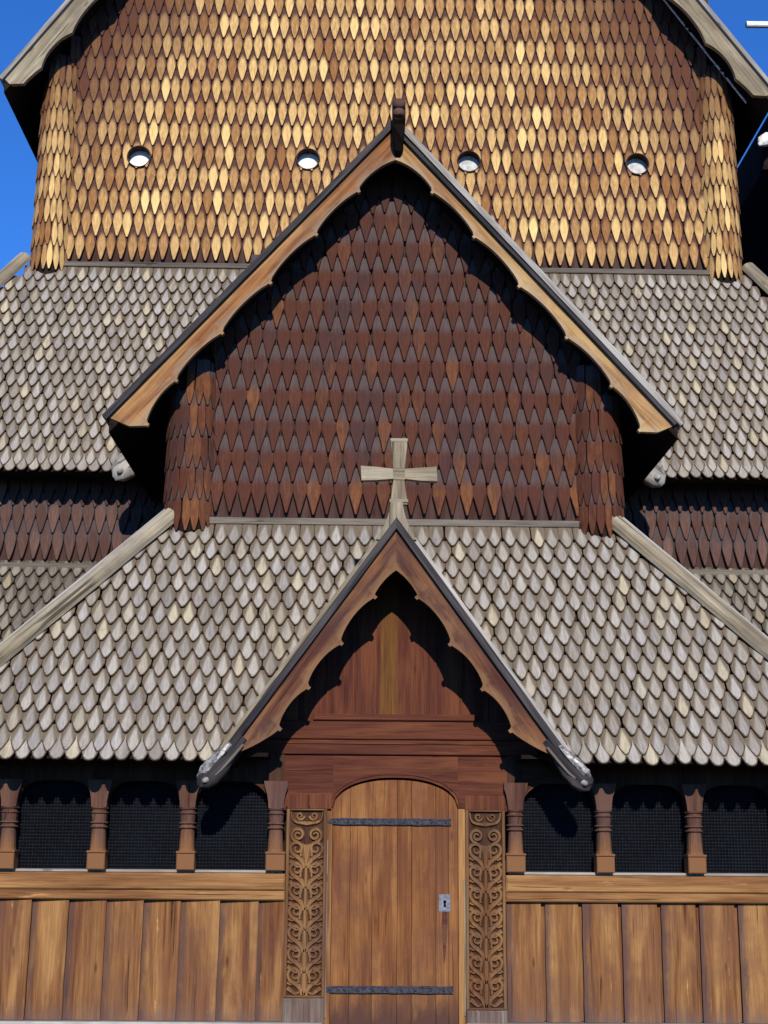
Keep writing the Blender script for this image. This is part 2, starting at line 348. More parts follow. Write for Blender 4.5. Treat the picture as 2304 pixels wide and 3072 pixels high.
# columns
def column(cx,half=0):
    mb=MB(); 
    x0,x1=(cx-.072,cx+.072)
    if half<0: x1=-.865
    if half>0: x0=.905
    mb.cbox(x0,x1,-.105,.05,1.258,1.385,.008,'z',.8)
    mb.cbox(x0-.004,x1+.004,-.110,.05,1.388,1.405,.004,'x',.3)
    cyc=-.02
    def ring(z0,z1,r0,r1,seg=14):
        mb.grain((0,0,1)); pts=[]
        for z,r in ((z0,r0),(z1,r1)):
            for k in range(seg):
                a=2*pi*k/seg; x=cx+r*math.copysign(abs(math.cos(a))**.75,math.cos(a)); x=min(max(x,x0-.01),x1+.01)
                pts.append((x,cyc-(r+.01)*math.copysign(abs(math.sin(a))**.75,math.sin(a)),z))
        mb.add(pts,[(k,(k+1)%seg,seg+(k+1)%seg,seg+k) for k in range(seg)]+[tuple(range(seg,2*seg)),tuple(range(seg))[::-1]],(.5,0,0,1))
    ring(1.405,1.425,.066,.062); ring(1.425,1.578,.062,.055)
    for z in (1.578,1.612,1.690,1.725): ring(z,z+.010,.060,.073); ring(z+.010,z+.020,.073,.060)
    ring(1.598,1.612,.058,.058); ring(1.632,1.690,.058,.064); ring(1.710,1.725,.06,.06)
    # capital: fan-shaped block
    t0,t1=.060,.092; pts=[]
    xa=lambda v:max(v,x0-.012 if half>0 else -9); xb=lambda v:min(v,x1+.012 if half<0 else 9)
    zs=[1.745,1.80,1.86,1.915,1.96]; ws=[.060,.064,.074,.092,.10]; mb.grain((0,0,1))
    for z,w in zip(zs,ws): pts+=[(xa(cx-w),-.075-w*.2,z),(xb(cx+w),-.075-w*.2,z),(xb(cx+w),.05,z),(xa(cx-w),.05,z)]
    n=len(zs)-1
    mb.add(pts,[(3,2,1,0),tuple(4*n+q for q in range(4))]+[(4*j+q,4*j+(q+1)%4,4*j+4+(q+1)%4,4*j+4+q) for j in range(n) for q in range(4)],(.35,0,0,1))
    return mb.build('column','column',P)
for i,x in enumerate(COLX): column(x,-1 if i==4 else (1 if i==5 else 0))
# arcade board with arched openings, windows
def arch(t,x0,x1): 
    c=(x0+x1)/2; w=(x1-x0)/2; return 1.72+.235*max(0,(1-abs(t)**4.0))**(1/2.6)
for grp in (COLX[:5],COLX[5:]):
    mb=MB(); mb.grain((1,0,0))
    for a,b in zip(grp,grp[1:]):
        x0,x1=a+.06,b-.06; n=20; A=[];B=[]
        for i in range(n+1):
            t=-math.cos(pi*i/n); x=(x0+x1)/2+t*(x1-x0)/2; A.append((x,2.25)); B.append((x,arch(t,x0,x1)))
        mb.strip(A,B,-.03,.055,.4)
        mb.box(a-.06+(.0 if a!=grp[0] else 0),a+.06,-.031,.056,1.72,2.25,'z',.3)
        # window
        wm=MB(); wm.box(x0-.04,x1+.04,.115,.125,1.235,2.1,'x',.5); w=wm.build('window','pane',P)
        sm=MB(); x=x0-.02
        while x<x1+.03: sm.box(x,x+.0028,.0915,.0935,1.245,2.0,'z',.5); x+=.0262
        z=1.262
        while z<2.0: sm.box(x0-.03,x1+.03,.0885,.0912,z,z+.0028,'x',.5); z+=.0262
        sm.build('wire_screen','wire',w)
    mb.box(grp[-1]-.06,grp[-1]+.06,-.031,.056,1.72,2.25,'z',.3)
    mb.build('arcade_board','recess',P)  # eave shade over the arcade is put into the board colour
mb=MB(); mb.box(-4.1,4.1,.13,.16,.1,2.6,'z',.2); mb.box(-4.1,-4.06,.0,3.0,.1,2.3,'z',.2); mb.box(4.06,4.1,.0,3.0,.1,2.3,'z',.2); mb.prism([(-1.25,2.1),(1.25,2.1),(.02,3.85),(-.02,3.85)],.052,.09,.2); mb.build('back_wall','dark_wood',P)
# ---- doorway
def arch_door(x,cx=.017,hw=.507,zs=1.755,h=.235):
    t=min(1,abs(x-cx)/hw); return zs+h*(1-t**2.25)**(1/2)
mb=MB(); edges=[-.490,-.345,-.165,.035,.150,.345,.448,.524]
for i,(a,b) in enumerate(zip(edges,edges[1:])):
    a+=.0018; b-=.0018; n=8; A=[(a+(b-a)*j/n,arch_door(a+(b-a)*j/n)-.012) for j in range(n+1)]; B=[(x,.02) for x,_ in A]
    mb.grain((0,0,1)); y=.004+U(-.0025,.0025); mb.strip(A,B,y,.05,[.5,.42,.62,.35,.66,.55,.72][i])
door=mb.build('door','door',P)
mb=MB(); mb.box(-.48,.52,.030,.06,.02,1.9,'z',.0); mb.build('door_backing','dark_wood',door)
random.seed(5)
for z,xa,xb in ((1.646,-.535,.470),(.352,-.550,.482)):
    mb=MB(); n=26; mb.grain((1,0,0)); A=[];B=[]
    for i in range(n+1):
        f=i/n; x=xa+(xb-xa)*f; h=.027+U(-.002,.002); zz=z-.010*f*0+U(-.001,.001)
        if i==0: h=.010
        if i==1: h=.020
        A.append((x,zz+h)); B.append((x,zz-h))
    mb.strip(A,B,-.016,.004,.5)
    for i in range(9):
        x=xa+.06+i*.112; mb.loft([(x,-.013,z),(x,-.022,z),(x,-.026,z)],[(.013,.013),(.011,.011),(.004,.004)],8)
    for s_ in (-1,1): mb.beam((xa+.05,-.017,z+s_*.019),(xb-.01,-.017,z+s_*.019),.006,.007,(0,0,1))
    mb.loft([(xa+.03,-.018,z-.055),(xa+.03,-.018,z+.05)],[(.016,.016)]*2,10)
    mb.build('hinge_strap','iron',door)
mb=MB(); mb.grain((0,0,1)); lx,lz=.416,1.015
poly=[(lx+.036*math.copysign(abs(math.cos(a))**.6,math.cos(a)),lz+.058*math.copysign(abs(math.sin(a))**.6,math.sin(a))) for a in [2*pi*k/20 for k in range(20)]]
mb.prism(poly,-.010,.003,.5); mb.box(lx-.046,lx+.046,-.004,.003,lz-.066,lz+.066,'z',.2)
lock=mb.build('lock_plate','steel',door)
mb=MB(); mb.grain((0,0,1)); mb.loft([(lx,-.011,lz+.010),(lx,-.0125,lz+.010)],[(.013,.013)]*2,12); mb.prism([(lx-.006,lz+.008),(lx-.011,lz-.030),(lx+.011,lz-.030),(lx+.006,lz+.008)],-.0125,-.008,.5); mb.build('keyhole','hole',lock)
mb=MB(); mb.prism([(lx-.020,lz-.066),(lx-.026,lz-.18),(lx-.014,lz-.36),(lx-.004,lz-.48),(lx+.010,lz-.36),(lx+.022,lz-.18),(lx+.022,lz-.066)],.0002,.003,.2); mb.grain((0,0,1)); mb.build('rust_stain','barge_r',door)
# pale worn edge of the jamb and frame
mb=MB(); n=14
mb.box(.526,.5815,-.012,.05,.02,1.76,'z',.55); mb.build('door_jamb','beam',P); mb=MB(); mb.box(-.5325,-.492,-.008,.05,.02,1.76,'z',.3); mb.build('door_jamb','beam',P)
for a,b,c,d,m_ in ((.568,.580,.16,1.20,'grey_wood'),(-.531,-.522,.14,1.5,'plinth')): mb=MB(); mb.box(a,b,-.025,.05,c,d,'z',.8); mb.build('jamb_edge',m_,P)
# lintel with arch, flowing down beside the first window each side
mb=MB(); mb.grain((1,0,0)); n=40; A=[];B=[]
for i in range(n+1):
    x=-.49+1.014*i/n; A.append((x,2.168)); B.append((x,arch_door(x)+.006))
mb.strip(A,B,-.028,.05,.5)
for s_,xi,xo,xw in ((-1,-.49,-.865,-1.005),(1,.524,.905,1.045)):
    poly=[(xi,2.168),(xi,1.76),(xo,1.76),(xo,1.73),(xw,1.73),(xw-.0*s_,1.78)]
    for k in range(7):
        f=k/6; poly.append((xw+s_*(.27*f**1.6),1.80+.17*math.sin(f*pi/2)))
    poly+=[(xw+s_*.42,2.0),(xw+s_*.42,2.168)]
    if s_<0: poly=poly[::-1]
    mb.grain((1,0,0)); mb.prism(poly,-.0281,.05,.42)
lint=mb.build('door_lintel','red_board',P)
mb=MB(); n=36
pa=[]; mb.grain((1,0,0))
A=[];B=[]
for i in range(n+1):
    f=-1+2*i/n; x=.017+f*.525; z=1.77+.25*max(0,1-abs(f)**2.25)**.5; A.append((x,z+.016)); B.append((x,z-.0))
mb.strip(A,B,-.036,-.028,.35); mb.build('arch_moulding','red_board',lint)
for x0,x1 in ((-.855,-.50),(.58,.90)):
    mb=MB(); mb.box(x0,(x0+x1)/2-.003,-.040,.05,1.745,1.86,'z',.6); mb.box((x0+x1)/2+.003,x1,-.040,.05,1.745,1.86,'z',.75); mb.build('panel_head_block','red_board',P)
for x0,x1 in ((-.865,-.53),(.578,.905)): mb=MB(); mb.cbox(x0,x1,-.060,.05,-.05,.205 if x0>0 else .29,.01,'z',.5); mb.build('panel_plinth','plinth',P)
# carved panels
def ridge(mb,path,w0,w1,h,y,t=.7):
    """raised tapering ridge following path (x,z)"""
    w0*=1.7;w1*=1.5;h*=1.05
    n=len(path); pts=[]
    for i,(x,z) in enumerate(path):
        a=path[max(i-1,0)]; b=path[min(i+1,n-1)]; dx,dz=b[0]-a[0],b[1]-a[1]; l=math.hypot(dx,dz) or 1; nx,nz=-dz/l,dx/l
        w=(w0+(w1-w0)*i/(n-1))/2
        pts+=[(x+nx*w,y,z+nz*w),(x+nx*w*.45,y-h,z+nz*w*.45),(x-nx*w*.45,y-h,z-nz*w*.45),(x-nx*w,y,z-nz*w)]
    F=[(4*i+k,4*i+k+1,4*i+5+k,4*i+4+k) for i in range(n-1) for k in range(3)]+[(0,1,2,3),(4*n-1,4*n-2,4*n-3,4*n-4)]
    mb.add(pts,F,(t,0,0,1))
def spiral(cx,cz,r0,turns,a0,sg,n=22):
    return [(cx+r0*(1-.80*k/n)*math.cos(a0+sg*2*pi*turns*k/n),cz+r0*(1-.80*k/n)*math.sin(a0+sg*2*pi*turns*k/n)) for k in range(n+1)]
def bez(p0,p1,p2,p3,n=12):
    return [tuple(((1-t)**3*p0[i]+3*(1-t)**2*t*p1[i]+3*(1-t)*t*t*p2[i]+t**3*p3[i]) for i in (0,1)) for t in [k/n for k in range(n+1)]]
def carved(x0,x1,z0,z1,seed):
    random.seed(seed); mb=MB(); c=(x0+x1)/2; hw=(x1-x0)/2-.026
    mb.box(x0+.002,x1-.002,-.010,.05,z0+.002,z1-.002,'z',.5); ground_=mb; mb=MB()
    for a,b in ((x0,x0+.026),(x1-.026,x1)): mb.cbox(a,b,-.042,.05,z0,z1,.006,'z',.75)
    mb.cbox(x0+.027,x1-.027,-.041,.05,z0,z0+.016,.004,'x',.6); mb.cbox(x0+.027,x1-.027,-.041,.05,z1-.012,z1,.004,'x',.6)
    mb.grain((0,0,1)); yb=-.012
    ridge(mb,[(c,z0+.02),(c,z1-.42)],.034,.022,.024,yb,.6)
    ridge(mb,[(c,z1-.42),(c-.0,z1-.34),(c,z1-.28)],.022,.075,.022,yb,.55)
    n=7; zt=z1-.30; dz=(zt-z0-.02)/n
    for i in range(n):
        b=z0+.02+i*dz
        for s_ in (-1,1):
            X=lambda q:c+s_*q*hw
            j=U(-.004,.004)
            # main branch climbs from the stem to the edge and curls back in
            ridge(mb,bez((X(.08),b+j),(X(.25),b+dz*.62),(X(.95),b+dz*.45),(X(.93),b+dz*.98)),.030,.022,.024,yb,.75)
            sp=spiral(X(.55),b+dz*.92,hw*.40,1.15,0 if s_>0 else pi,s_); ridge(mb,sp,.022,.012,.022,yb,.7)
            # leaf from the edge down to the stem
            ridge(mb,bez((X(.97),b+dz*.30),(X(.55),b+dz*.10),(X(.55),b-dz*.10),(X(.20),b+dz*.18)),.026,.010,.020,yb,.65)
            ridge(mb,bez((X(.30),b+dz*.55),(X(.42),b+dz*.75),(X(.10),b+dz*.95),(X(.28),b+dz*1.15)),.014,.020,.019,yb,.6)
            ridge(mb,bez((X(.97),b+dz*.55),(X(.80),b+dz*.50),(X(.72),b+dz*.42),(X(.66),b+dz*.52)),.018,.008,.018,yb,.6)
    for s_ in (-1,1):
        X=lambda q:c+s_*q*hw
        ridge(mb,spiral(X(.50),z1-.205,hw*.42,1.7,-pi/2,s_,34),.022,.014,.024,yb,.75)
        ridge(mb,bez((X(.0),z1-.12),(X(.5),z1-.10),(X(.9),z1-.13),(X(.93),z1-.02)),.022,.014,.022,yb,.6)
        ridge(mb,spiral(X(.40),z1-.055,hw*.26,1.2,pi if s_>0 else 0,s_,18),.018,.010,.020,yb,.6)
    o=mb.build('carved_panel','carved',P); ground_.build('panel_ground','recess',o); return o  # ground behind the carving: hollow shade added to the tarred tone
carved(-.860,-.533,.292,1.742,1); carved(.582,.902,.207,1.742,2)
# tympanum
random.seed(21)
mb=MB(); xs=[-1.0,-.78,-.545,-.335,-.137,.131,.345,.555,.78,1.0]
ty=None
for a,b in zip(xs,xs[1:]):
    c=abs((a+b)/2); top=3.93-1.39*c+.02
    if top<2.6: top=2.7
    if abs(a+.137)<.001: continue
    za=3.90-1.39*max(0,abs(a)-.05); zb=3.90-1.39*max(0,abs(b)-.05); mb.grain((0,0,1))
    mb.prism([(a+.002,2.35),(b-.002,2.35),(b-.002,max(zb,2.5)),(a+.002,max(za,2.5))],-.012+U(-.003,.003),.05,U(.3,.7))
for x in (-.545,.555,-.335,.345): mb.box(x-.006,x+.006,-.024,.0,2.50,3.90-1.39*abs(x),'z',.95)
ty=mb.build('gable_board','red_board',P)
mb=MB(); mb.grain((0,0,1))
mb.prism([(-.142,2.50),(.136,2.50),(.136,3.70),(0,3.88),(-.142,3.70)],-.026,.03,.5); mb.build('centre_board','red_board',ty); mb=MB(); mb.grain((0,0,1)); mb.prism([(-.118,2.50),(.028,2.50),(.028,3.72),(-.118,3.66)],-.029,-.02,.6); mb.build('ochre_stained_board','ochre_board',ty)
mb=MB(); mb.cbox(-.66,.66,-.075,.04,2.452,2.505,.008,'x',.8); mb.cbox(-1.15,1.15,-.058,.04,2.30,2.448,.008,'x',.4); mb.cbox(-1.2,1.2,-.045,.04,2.178,2.296,.006,'x',.55)
mb.cbox(-.95,.95,-.055,-.044,2.262,2.276,.002,'x',.8)
mb.build('cross_beam','red_board',P)

# ================================================================== generic gable roof overhang
def gable(name,zp,slope,xe,yf,yb,thick,mat_soffit,capmats,over=.045,capw=.055,shg=None):
    """two slabs meeting at the ridge; zp = top of bargeboard at x=0; cap boards lie along the front edge"""
    mb=MB(); k=math.hypot(1,slope); 
    for s_ in (-1,1):
        mb.grain((0,1,0)); d=thick*k
        z0=zp; z1=zp-slope*xe
        pts=[(0,yf+.004,z0-d),(s_*xe,yf+.004,z1-d),(s_*xe,yb,z1-d),(0,yb,z0-d),(0,yf+.004,z0-.004),(s_*xe,yf+.004,z1-.004),(s_*xe,yb,z1-.004),(0,yb,z0-.004)]
        if s_<0: pts=[pts[i] for i in (1,0,3,2,5,4,7,6)]
        mb.hexa(pts,.4)
    root=mb.build(name,mat_soffit,P)
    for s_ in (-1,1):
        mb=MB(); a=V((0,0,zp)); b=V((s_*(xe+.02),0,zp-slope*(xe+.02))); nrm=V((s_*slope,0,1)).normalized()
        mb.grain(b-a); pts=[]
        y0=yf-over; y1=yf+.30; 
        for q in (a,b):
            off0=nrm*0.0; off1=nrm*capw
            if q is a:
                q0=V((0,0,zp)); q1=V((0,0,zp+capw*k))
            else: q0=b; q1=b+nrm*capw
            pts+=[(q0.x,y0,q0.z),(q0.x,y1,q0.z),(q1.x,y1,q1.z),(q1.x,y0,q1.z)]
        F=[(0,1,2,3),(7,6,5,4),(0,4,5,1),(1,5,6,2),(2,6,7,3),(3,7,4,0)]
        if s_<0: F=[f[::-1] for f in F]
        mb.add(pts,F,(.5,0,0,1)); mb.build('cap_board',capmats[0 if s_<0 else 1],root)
        # shingled slope
        sm=MB(); L=math.hypot(xe,slope*xe); dv=V((-s_*1,0,slope)).normalized()
        O=V((s_*xe,yb if s_<0 else yf+.02,zp-slope*xe)); du=V((0,-1,0)) if s_<0 else V((0,1,0))
        ln=yb-yf-.02
        shingles(sm,plane(O+nrm*.012,du,dv),0.06,ln,-.03,L-.1,.128,.18,SCALE,lambda u,v:True)
        sm.build('roof_shingles','greyd',root)
    return root
def lerp(a,b,t): return (a[0]+(b[0]-a[0])*t,a[1]+(b[1]-a[1])*t)
def barge(root,s_,outer,inner_pts,y0,y1,mat,t=.5,label=None,cusp=True,steps=9):
    """outer=(x,z)->(x,z) straight edge; inner: list of (x,z,bulge) cusps from apex to foot; arcs bulge towards the outer edge"""
    inn=[]
    for (a,b) in zip(inner_pts,inner_pts[1:]):
        bul=b[2]
        d=(b[0]-a[0],b[1]-a[1]); l=math.hypot(*d); nx,nz=(-d[1]/l,d[0]/l)
        if nz<0: nx,nz=-nx,-nz
        for k in range(steps):
            f=k/steps; h=bul*(1-abs(2*f-1)**2.2)
            inn.append((a[0]+d[0]*f+nx*h,a[1]+d[1]*f+nz*h))
        if cusp and b is not inner_pts[-1]:
            # small step before the point
            e=.021; ux,uz=d[0]/l,d[1]/l
            inn.append((b[0]-ux*e*1.6,b[1]-uz*e*1.6)); inn.append((b[0]-ux*e*1.5-nx*e,b[1]-uz*e*1.5-nz*e)); inn.append((b[0]-ux*e*.2-nx*e*.9,b[1]-uz*e*.2-nz*e*.9))
            inn.append((b[0]-ux*e*.1-nx*e*0,b[1]-uz*e*.1))
    inn.append(inner_pts[-1][:2])
    n=len(inn); (ox0,oz0),(ox1,oz1)=outer; d=(ox1-ox0,oz1-oz0); L2=d[0]**2+d[1]**2
    out=[]; prev=0
    for i,(x,z) in enumerate(inn):
        f=((x-ox0)*d[0]+(z-oz0)*d[1])/L2
        if i==0: f=0
        if i==n-1: f=1
        f=min(1,max(prev,f)); prev=f; out.append((ox0+d[0]*f,oz0+d[1]*f))
    A=[(s_*x,z) for x,z in out]; B=[(s_*x,z) for x,z in inn]
    mb=MB(); mb.grain((s_*d[0],0,d[1]),(0,0,1))
    if s_<0: A,B=A[::-1],B[::-1]
    mb.strip(A,B,y0,y1,t)
    return mb.build('bargeboard',mat,root,label=label)

# ================================================================== porch gable
random.seed(31)
PYF=-.52
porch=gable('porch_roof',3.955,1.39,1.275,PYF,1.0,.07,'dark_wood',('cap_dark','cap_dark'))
pin=[(0,3.618,0),(.185,3.388,.022),(.448,3.012,.044),(.703,2.660,.046),(.920,2.335,.042),(1.215,2.168,-.012)]
for s_ in (-1,1): barge(porch,s_,((0,3.955),(1.275,2.182)),pin,PYF-.004,PYF+.045,'barge_r',.55 if s_<0 else .35)
# pale lath above the dark cap on both slopes, with the flared foot of the cross
for s_,mt in ((-1,'grey_wood'),(1,'cap_light')):
    mb=MB(); k=math.hypot(1,1.39); nrm=V((s_*1.39,0,1)).normalized()
    a=V((s_*.085,PYF+.05,3.955-.118))+nrm*.070; b=V((s_*1.30,PYF+.05,3.955-1.39*1.30))+nrm*.070
    mb.beam(a,b,.16,.028,nrm); mb.build('edge_lath',mt,porch)
mb=MB()
for s_ in (-1,1):
    n=12; A=[];B=[]
    for i in range(n+1):
        f=i/n; z=4.17-f*.31; xo=.050+.112*f**1.7; xi=max(0,(4.045-z)/1.39); A.append((s_*xo,z)); B.append((s_*min(xi,xo-.004),z))
    if s_<0: A,B=B,A
    mb.grain((0,0,1)); mb.strip(A[::-1],B[::-1],PYF-.05,PYF+.10,.6)
mb.build('cross_foot','grey_wood',porch)
# cross
mb=MB(); y0,y1=PYF-.035,PYF+.03; cx=.018
def pr_(poly,g,t,ya=y0,yb=y1): mb.grain(g); mb.prism(poly,ya,yb,t)
pr_([(cx-.047,4.46),(cx+.047,4.46),(cx+.066,4.68),(cx-.066,4.68)],(0,0,1),.45)
pr_([(cx-.070,4.155),(cx+.070,4.155),(cx+.044,4.36),(cx-.044,4.36)],(0,0,1),.35)
pr_([(cx-.305,4.352),(cx-.18,4.356),(cx-.048,4.368),(cx-.048,4.452),(cx-.18,4.466),(cx-.312,4.474)],(1,0,0),.5)
pr_([(cx+.048,4.368),(cx+.18,4.354),(cx+.312,4.350),(cx+.308,4.476),(cx+.18,4.464),(cx+.048,4.452)],(1,0,0),.6)
pr_([(cx-.0475,4.36),(cx+.0475,4.36),(cx+.0475,4.46),(cx-.0475,4.46)],(1,0,0),.0,y0-.008)
mb.box(cx-.069,cx+.069,y0-.004,y1+.004,4.68,4.708,'x',1.0); mb.box(cx-.075,cx+.075,y0-.012,y1+.012,4.170,4.196,'x',.0)
mb.build('gable_cross','grey_wood',porch,label='pale wooden cross with flared arms on the porch peak')

# gutter spouts
def rough(mb,a):
    mb.v=[(x+U(-a,a),y+U(-a,a),z+U(-a,a)) for x,y,z in mb.v]
def spout(root,base,s_,S,y,mats=('flash','lead')):
    """stubby carved snout with a lead-lined trough, following the slope down and out"""
    x,z=base; mb=MB(); q=lambda a,b,c=0:(x+s_*a*S,y-c*S,z-b*S)
    path=[q(-.10,-.16),q(.02,-.02),q(.12,.11,.03),(q(.20,.20,.06)),q(.255,.262,.07),q(.285,.295,.07)]
    mb.loft(path,[(.075*S,.060*S),(.085*S,.082*S),(.092*S,.105*S),(.088*S,.112*S),(.065*S,.085*S),(.02*S,.03*S)],16,t=.4,pw=.85); rough(mb,.006*S)
    o=mb.build('gutter_spout',mats[0],root,smooth=True)
    mb=MB(); p2=[q(.01,-.10,.065),q(.08,-.02,.075),q(.17,.065,.09),q(.245,.15,.105),q(.295,.215,.10)]
    mb.loft(p2,[(.05*S,.022*S),(.06*S,.034*S),(.066*S,.042*S),(.055*S,.040*S),(.012*S,.012*S)],9,t=.5,pw=.6); rough(mb,.010*S); mb.build('lead_lining',mats[1],o)
    for w0 in (-.03,.045):
        mb=MB(); p3=[q(-.06-w0,-.13+w0,.07),q(.04-w0,-.0+w0,.088),q(.13-w0,.115+w0*.8,.115),q(.20-w0*.6,.20+w0*.5,.13)]
        mb.loft(p3,[(.010*S,.009*S),(.016*S,.013*S),(.018*S,.014*S),(.008*S,.008*S)],7); rough(mb,.004*S); mb.build('carved_rib','flash',o,smooth=True)
    mb=MB(); mb.loft([q(.215,.235,.12),q(.235,.25,.155),q(.24,.255,.165)],[(.03*S,.03*S),(.024*S,.024*S),(.01*S,.01*S)],10); mb.build('carved_eye','cap_light',o,smooth=True)
for s_ in (-1,1): spout(porch,(s_*1.275,2.150),s_,.84,PYF+.03,('cap_dark','lead'))

# ================================================================== skirt roofs
def hipline(z): return 1.955+.903*(ZE-z)
def skirt_pos(yE,zE,yW,zW):
    return plane((0,yE,zE),(1,0,0),(0,yW-yE,zW-zE)), math.hypot(yW-yE,zW-zE)
random.seed(41)
pos,Ls=skirt_pos(YE,ZS,YW,ZE)
def ins(u,v):
    z=ZS+(ZE-ZS)*v/Ls
    if abs(u)>hipline(z)-.03: return False
    if abs(u)<(3.90-z)/1.39-.02: return False
    return True
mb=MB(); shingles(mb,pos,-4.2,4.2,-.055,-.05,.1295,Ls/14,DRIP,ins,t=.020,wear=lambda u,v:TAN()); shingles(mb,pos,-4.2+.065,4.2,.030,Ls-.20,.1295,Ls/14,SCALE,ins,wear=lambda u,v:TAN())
skirt=mb.build('skirt_roof','grey',P)
mb=MB() # board deck below the shingles (left and right of porch) and soffit
dz=(ZE-ZS)/(YW-YE)
for s_ in (-1,1):
    mb.grain((1,0,0))
    n=10
    A=[];B=[]
    pts=[];
    for i in range(n+1):
        z=ZS+(ZE-ZS)*i/n; y=YE+(YW-YE)*i/n; xi=max(0,(3.93-z)/1.39)-.06; xi=max(xi,0)
        pts+=[(s_*xi,y+.012,z-.008),(s_*hipline(z),y+.012,z-.008),(s_*hipline(z),y+.07,z-.03),(s_*xi,y+.07,z-.03)]
    F=[(4*i+k,4*i+(k+1)%4,4*i+4+(k+1)%4,4*i+4+k) for i in range(n) for k in range(4)]+[(3,2,1,0),(4*n,4*n+1,4*n+2,4*n+3)]
    if s_<0: F=[f[::-1] for f in F]
    mb.add(pts,F,(.3,0,0,1))
    mb.box(s_*1.0 if s_>0 else -4.0,4.0 if s_>0 else -1.0,YE+.05,.10,ZS+.02,ZS+.05,'x',.2)
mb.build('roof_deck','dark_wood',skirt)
mb=MB(); mb.cbox(-1.70,1.72,YW-.062,YW-.02,ZE-.05,ZE+.012,.006,'x',.5); mb.build('flashing_board','flash',skirt)
def hip(root,top,bot,s_,w=.17,h=.085,mat='grey_wood'):
    a=V((s_*top[0],top[1],top[2])); b=V((s_*bot[0],bot[1],bot[2]))
    mb=MB(); up=V((s_*.35,-.75,.55)); d=(b-a).normalized(); up=(up-d*up.dot(d)).normalized(); sd=d.cross(up).normalized()
    mb.grain(d,sd); pts=[]; seg=9
    wob=[0,.004,-.003,.003,-.002,.003,0]
    for i,f in enumerate([0,.17,.33,.5,.67,.83,1]):
        q=a.lerp(b,f)+sd*wob[i]
        for k in range(seg):
            an=pi*k/(seg-1); pts.append(q+sd*(w/2)*math.copysign(abs(math.cos(an))**.7,math.cos(an))+up*(h*abs(math.sin(an))**.8-.02))
    F=[(i*seg+k,i*seg+k+1,(i+1)*seg+k+1,(i+1)*seg+k) for i in range(6) for k in range(seg-1)]+[tuple(range(seg)),tuple(range(6*seg,7*seg))[::-1]]
    mb.add(pts,F,(.55,0,0,1)); o=mb.build('hip_board',mat,root)
    mb=MB(); sgn=1 if sd.x*s_>0 else -1
    mb.beam(a+sd*sgn*(w/2+.012)-up*.02,b+sd*sgn*(w/2+.012)-up*.02,.03,.10,up,.9); mb.build('hip_edge','cap_light',o)
    return o
for s_ in (-1,1): hip(skirt,(1.98,.80,4.36),(3.96,-.46,2.17),s_)
# nave part of the skirt roof at the same height, set back (both sides)
YN=3.2
def nave_low(s_):
    y0=YN-(YW-YE); ps=plane((0,y0,ZS),(1,0,0),(0,YW-YE,ZE-ZS)); mb=MB()
    shingles(mb,ps,-6.6 if s_<0 else 1.95,-1.95 if s_<0 else 6.6,-.022,Ls-.10,.1295,Ls/14,SCALE,lambda u,v:True,wear=lambda u,v:TAN())
    o=mb.build('nave_skirt_roof','greyd',P)
    mb=MB(); mb.grain((1,0,0)); xa,xb=(-6.7,-1.9) if s_<0 else (1.9,6.7)
    mb.hexa([(xa,y0+.02,ZS-.02),(xb,y0+.02,ZS-.02),(xb,YN,ZS-.02),(xa,YN,ZS-.02),(xa,YN-.02,ZE-.02),(xb,YN-.02,ZE-.02),(xb,YN,ZE-.02),(xa,YN,ZE-.02)]); 
    mb.build('roof_deck','dark_wood',o)
    mb=MB(); mb.cbox(xa,xb,YN-.062,YN-.02,ZE-.05,ZE+.012,.006,'x',.4); mb.build('flashing_board','flash',o)
    # wall above it
    mb=MB(); zt=5.55
    shingles(mb,plane((0,YN,ZE-.0),(1,0,0),(0,0,1)),xa,xb,.045,zt-ZE,.1266,.295,LANCE,lambda u,v:True,t=.02)
    w=mb.build('nave_lower_wall','plum',P)
    mb=MB(); mb.box(xa,xb,YN+.003,YN+.08,ZE-.1,zt+.2,'z',.3); mb.build('wall_core','core',w)
for s_ in (-1,1): nave_low(s_)
for s_ in (-1,1):
    mb=MB(); x=4.12
    while x<6.7:
        xx=sorted((s_*x,s_*min(6.75,x+.3))); mb.cbox(xx[0]+.003,xx[1]-.003,2.42+U(-.006,.006),2.5,-.2,2.22,.008,'z'); x+=.3
    mb.build('nave_plank_wall','column',P)
    mb=MB(); xx=sorted((s_*3.9,s_*6.7)); mb.box(xx[0],xx[1],2.0,3.2,2.12,2.15,'x',.2); mb.build('eave_soffit','dark_wood',P)
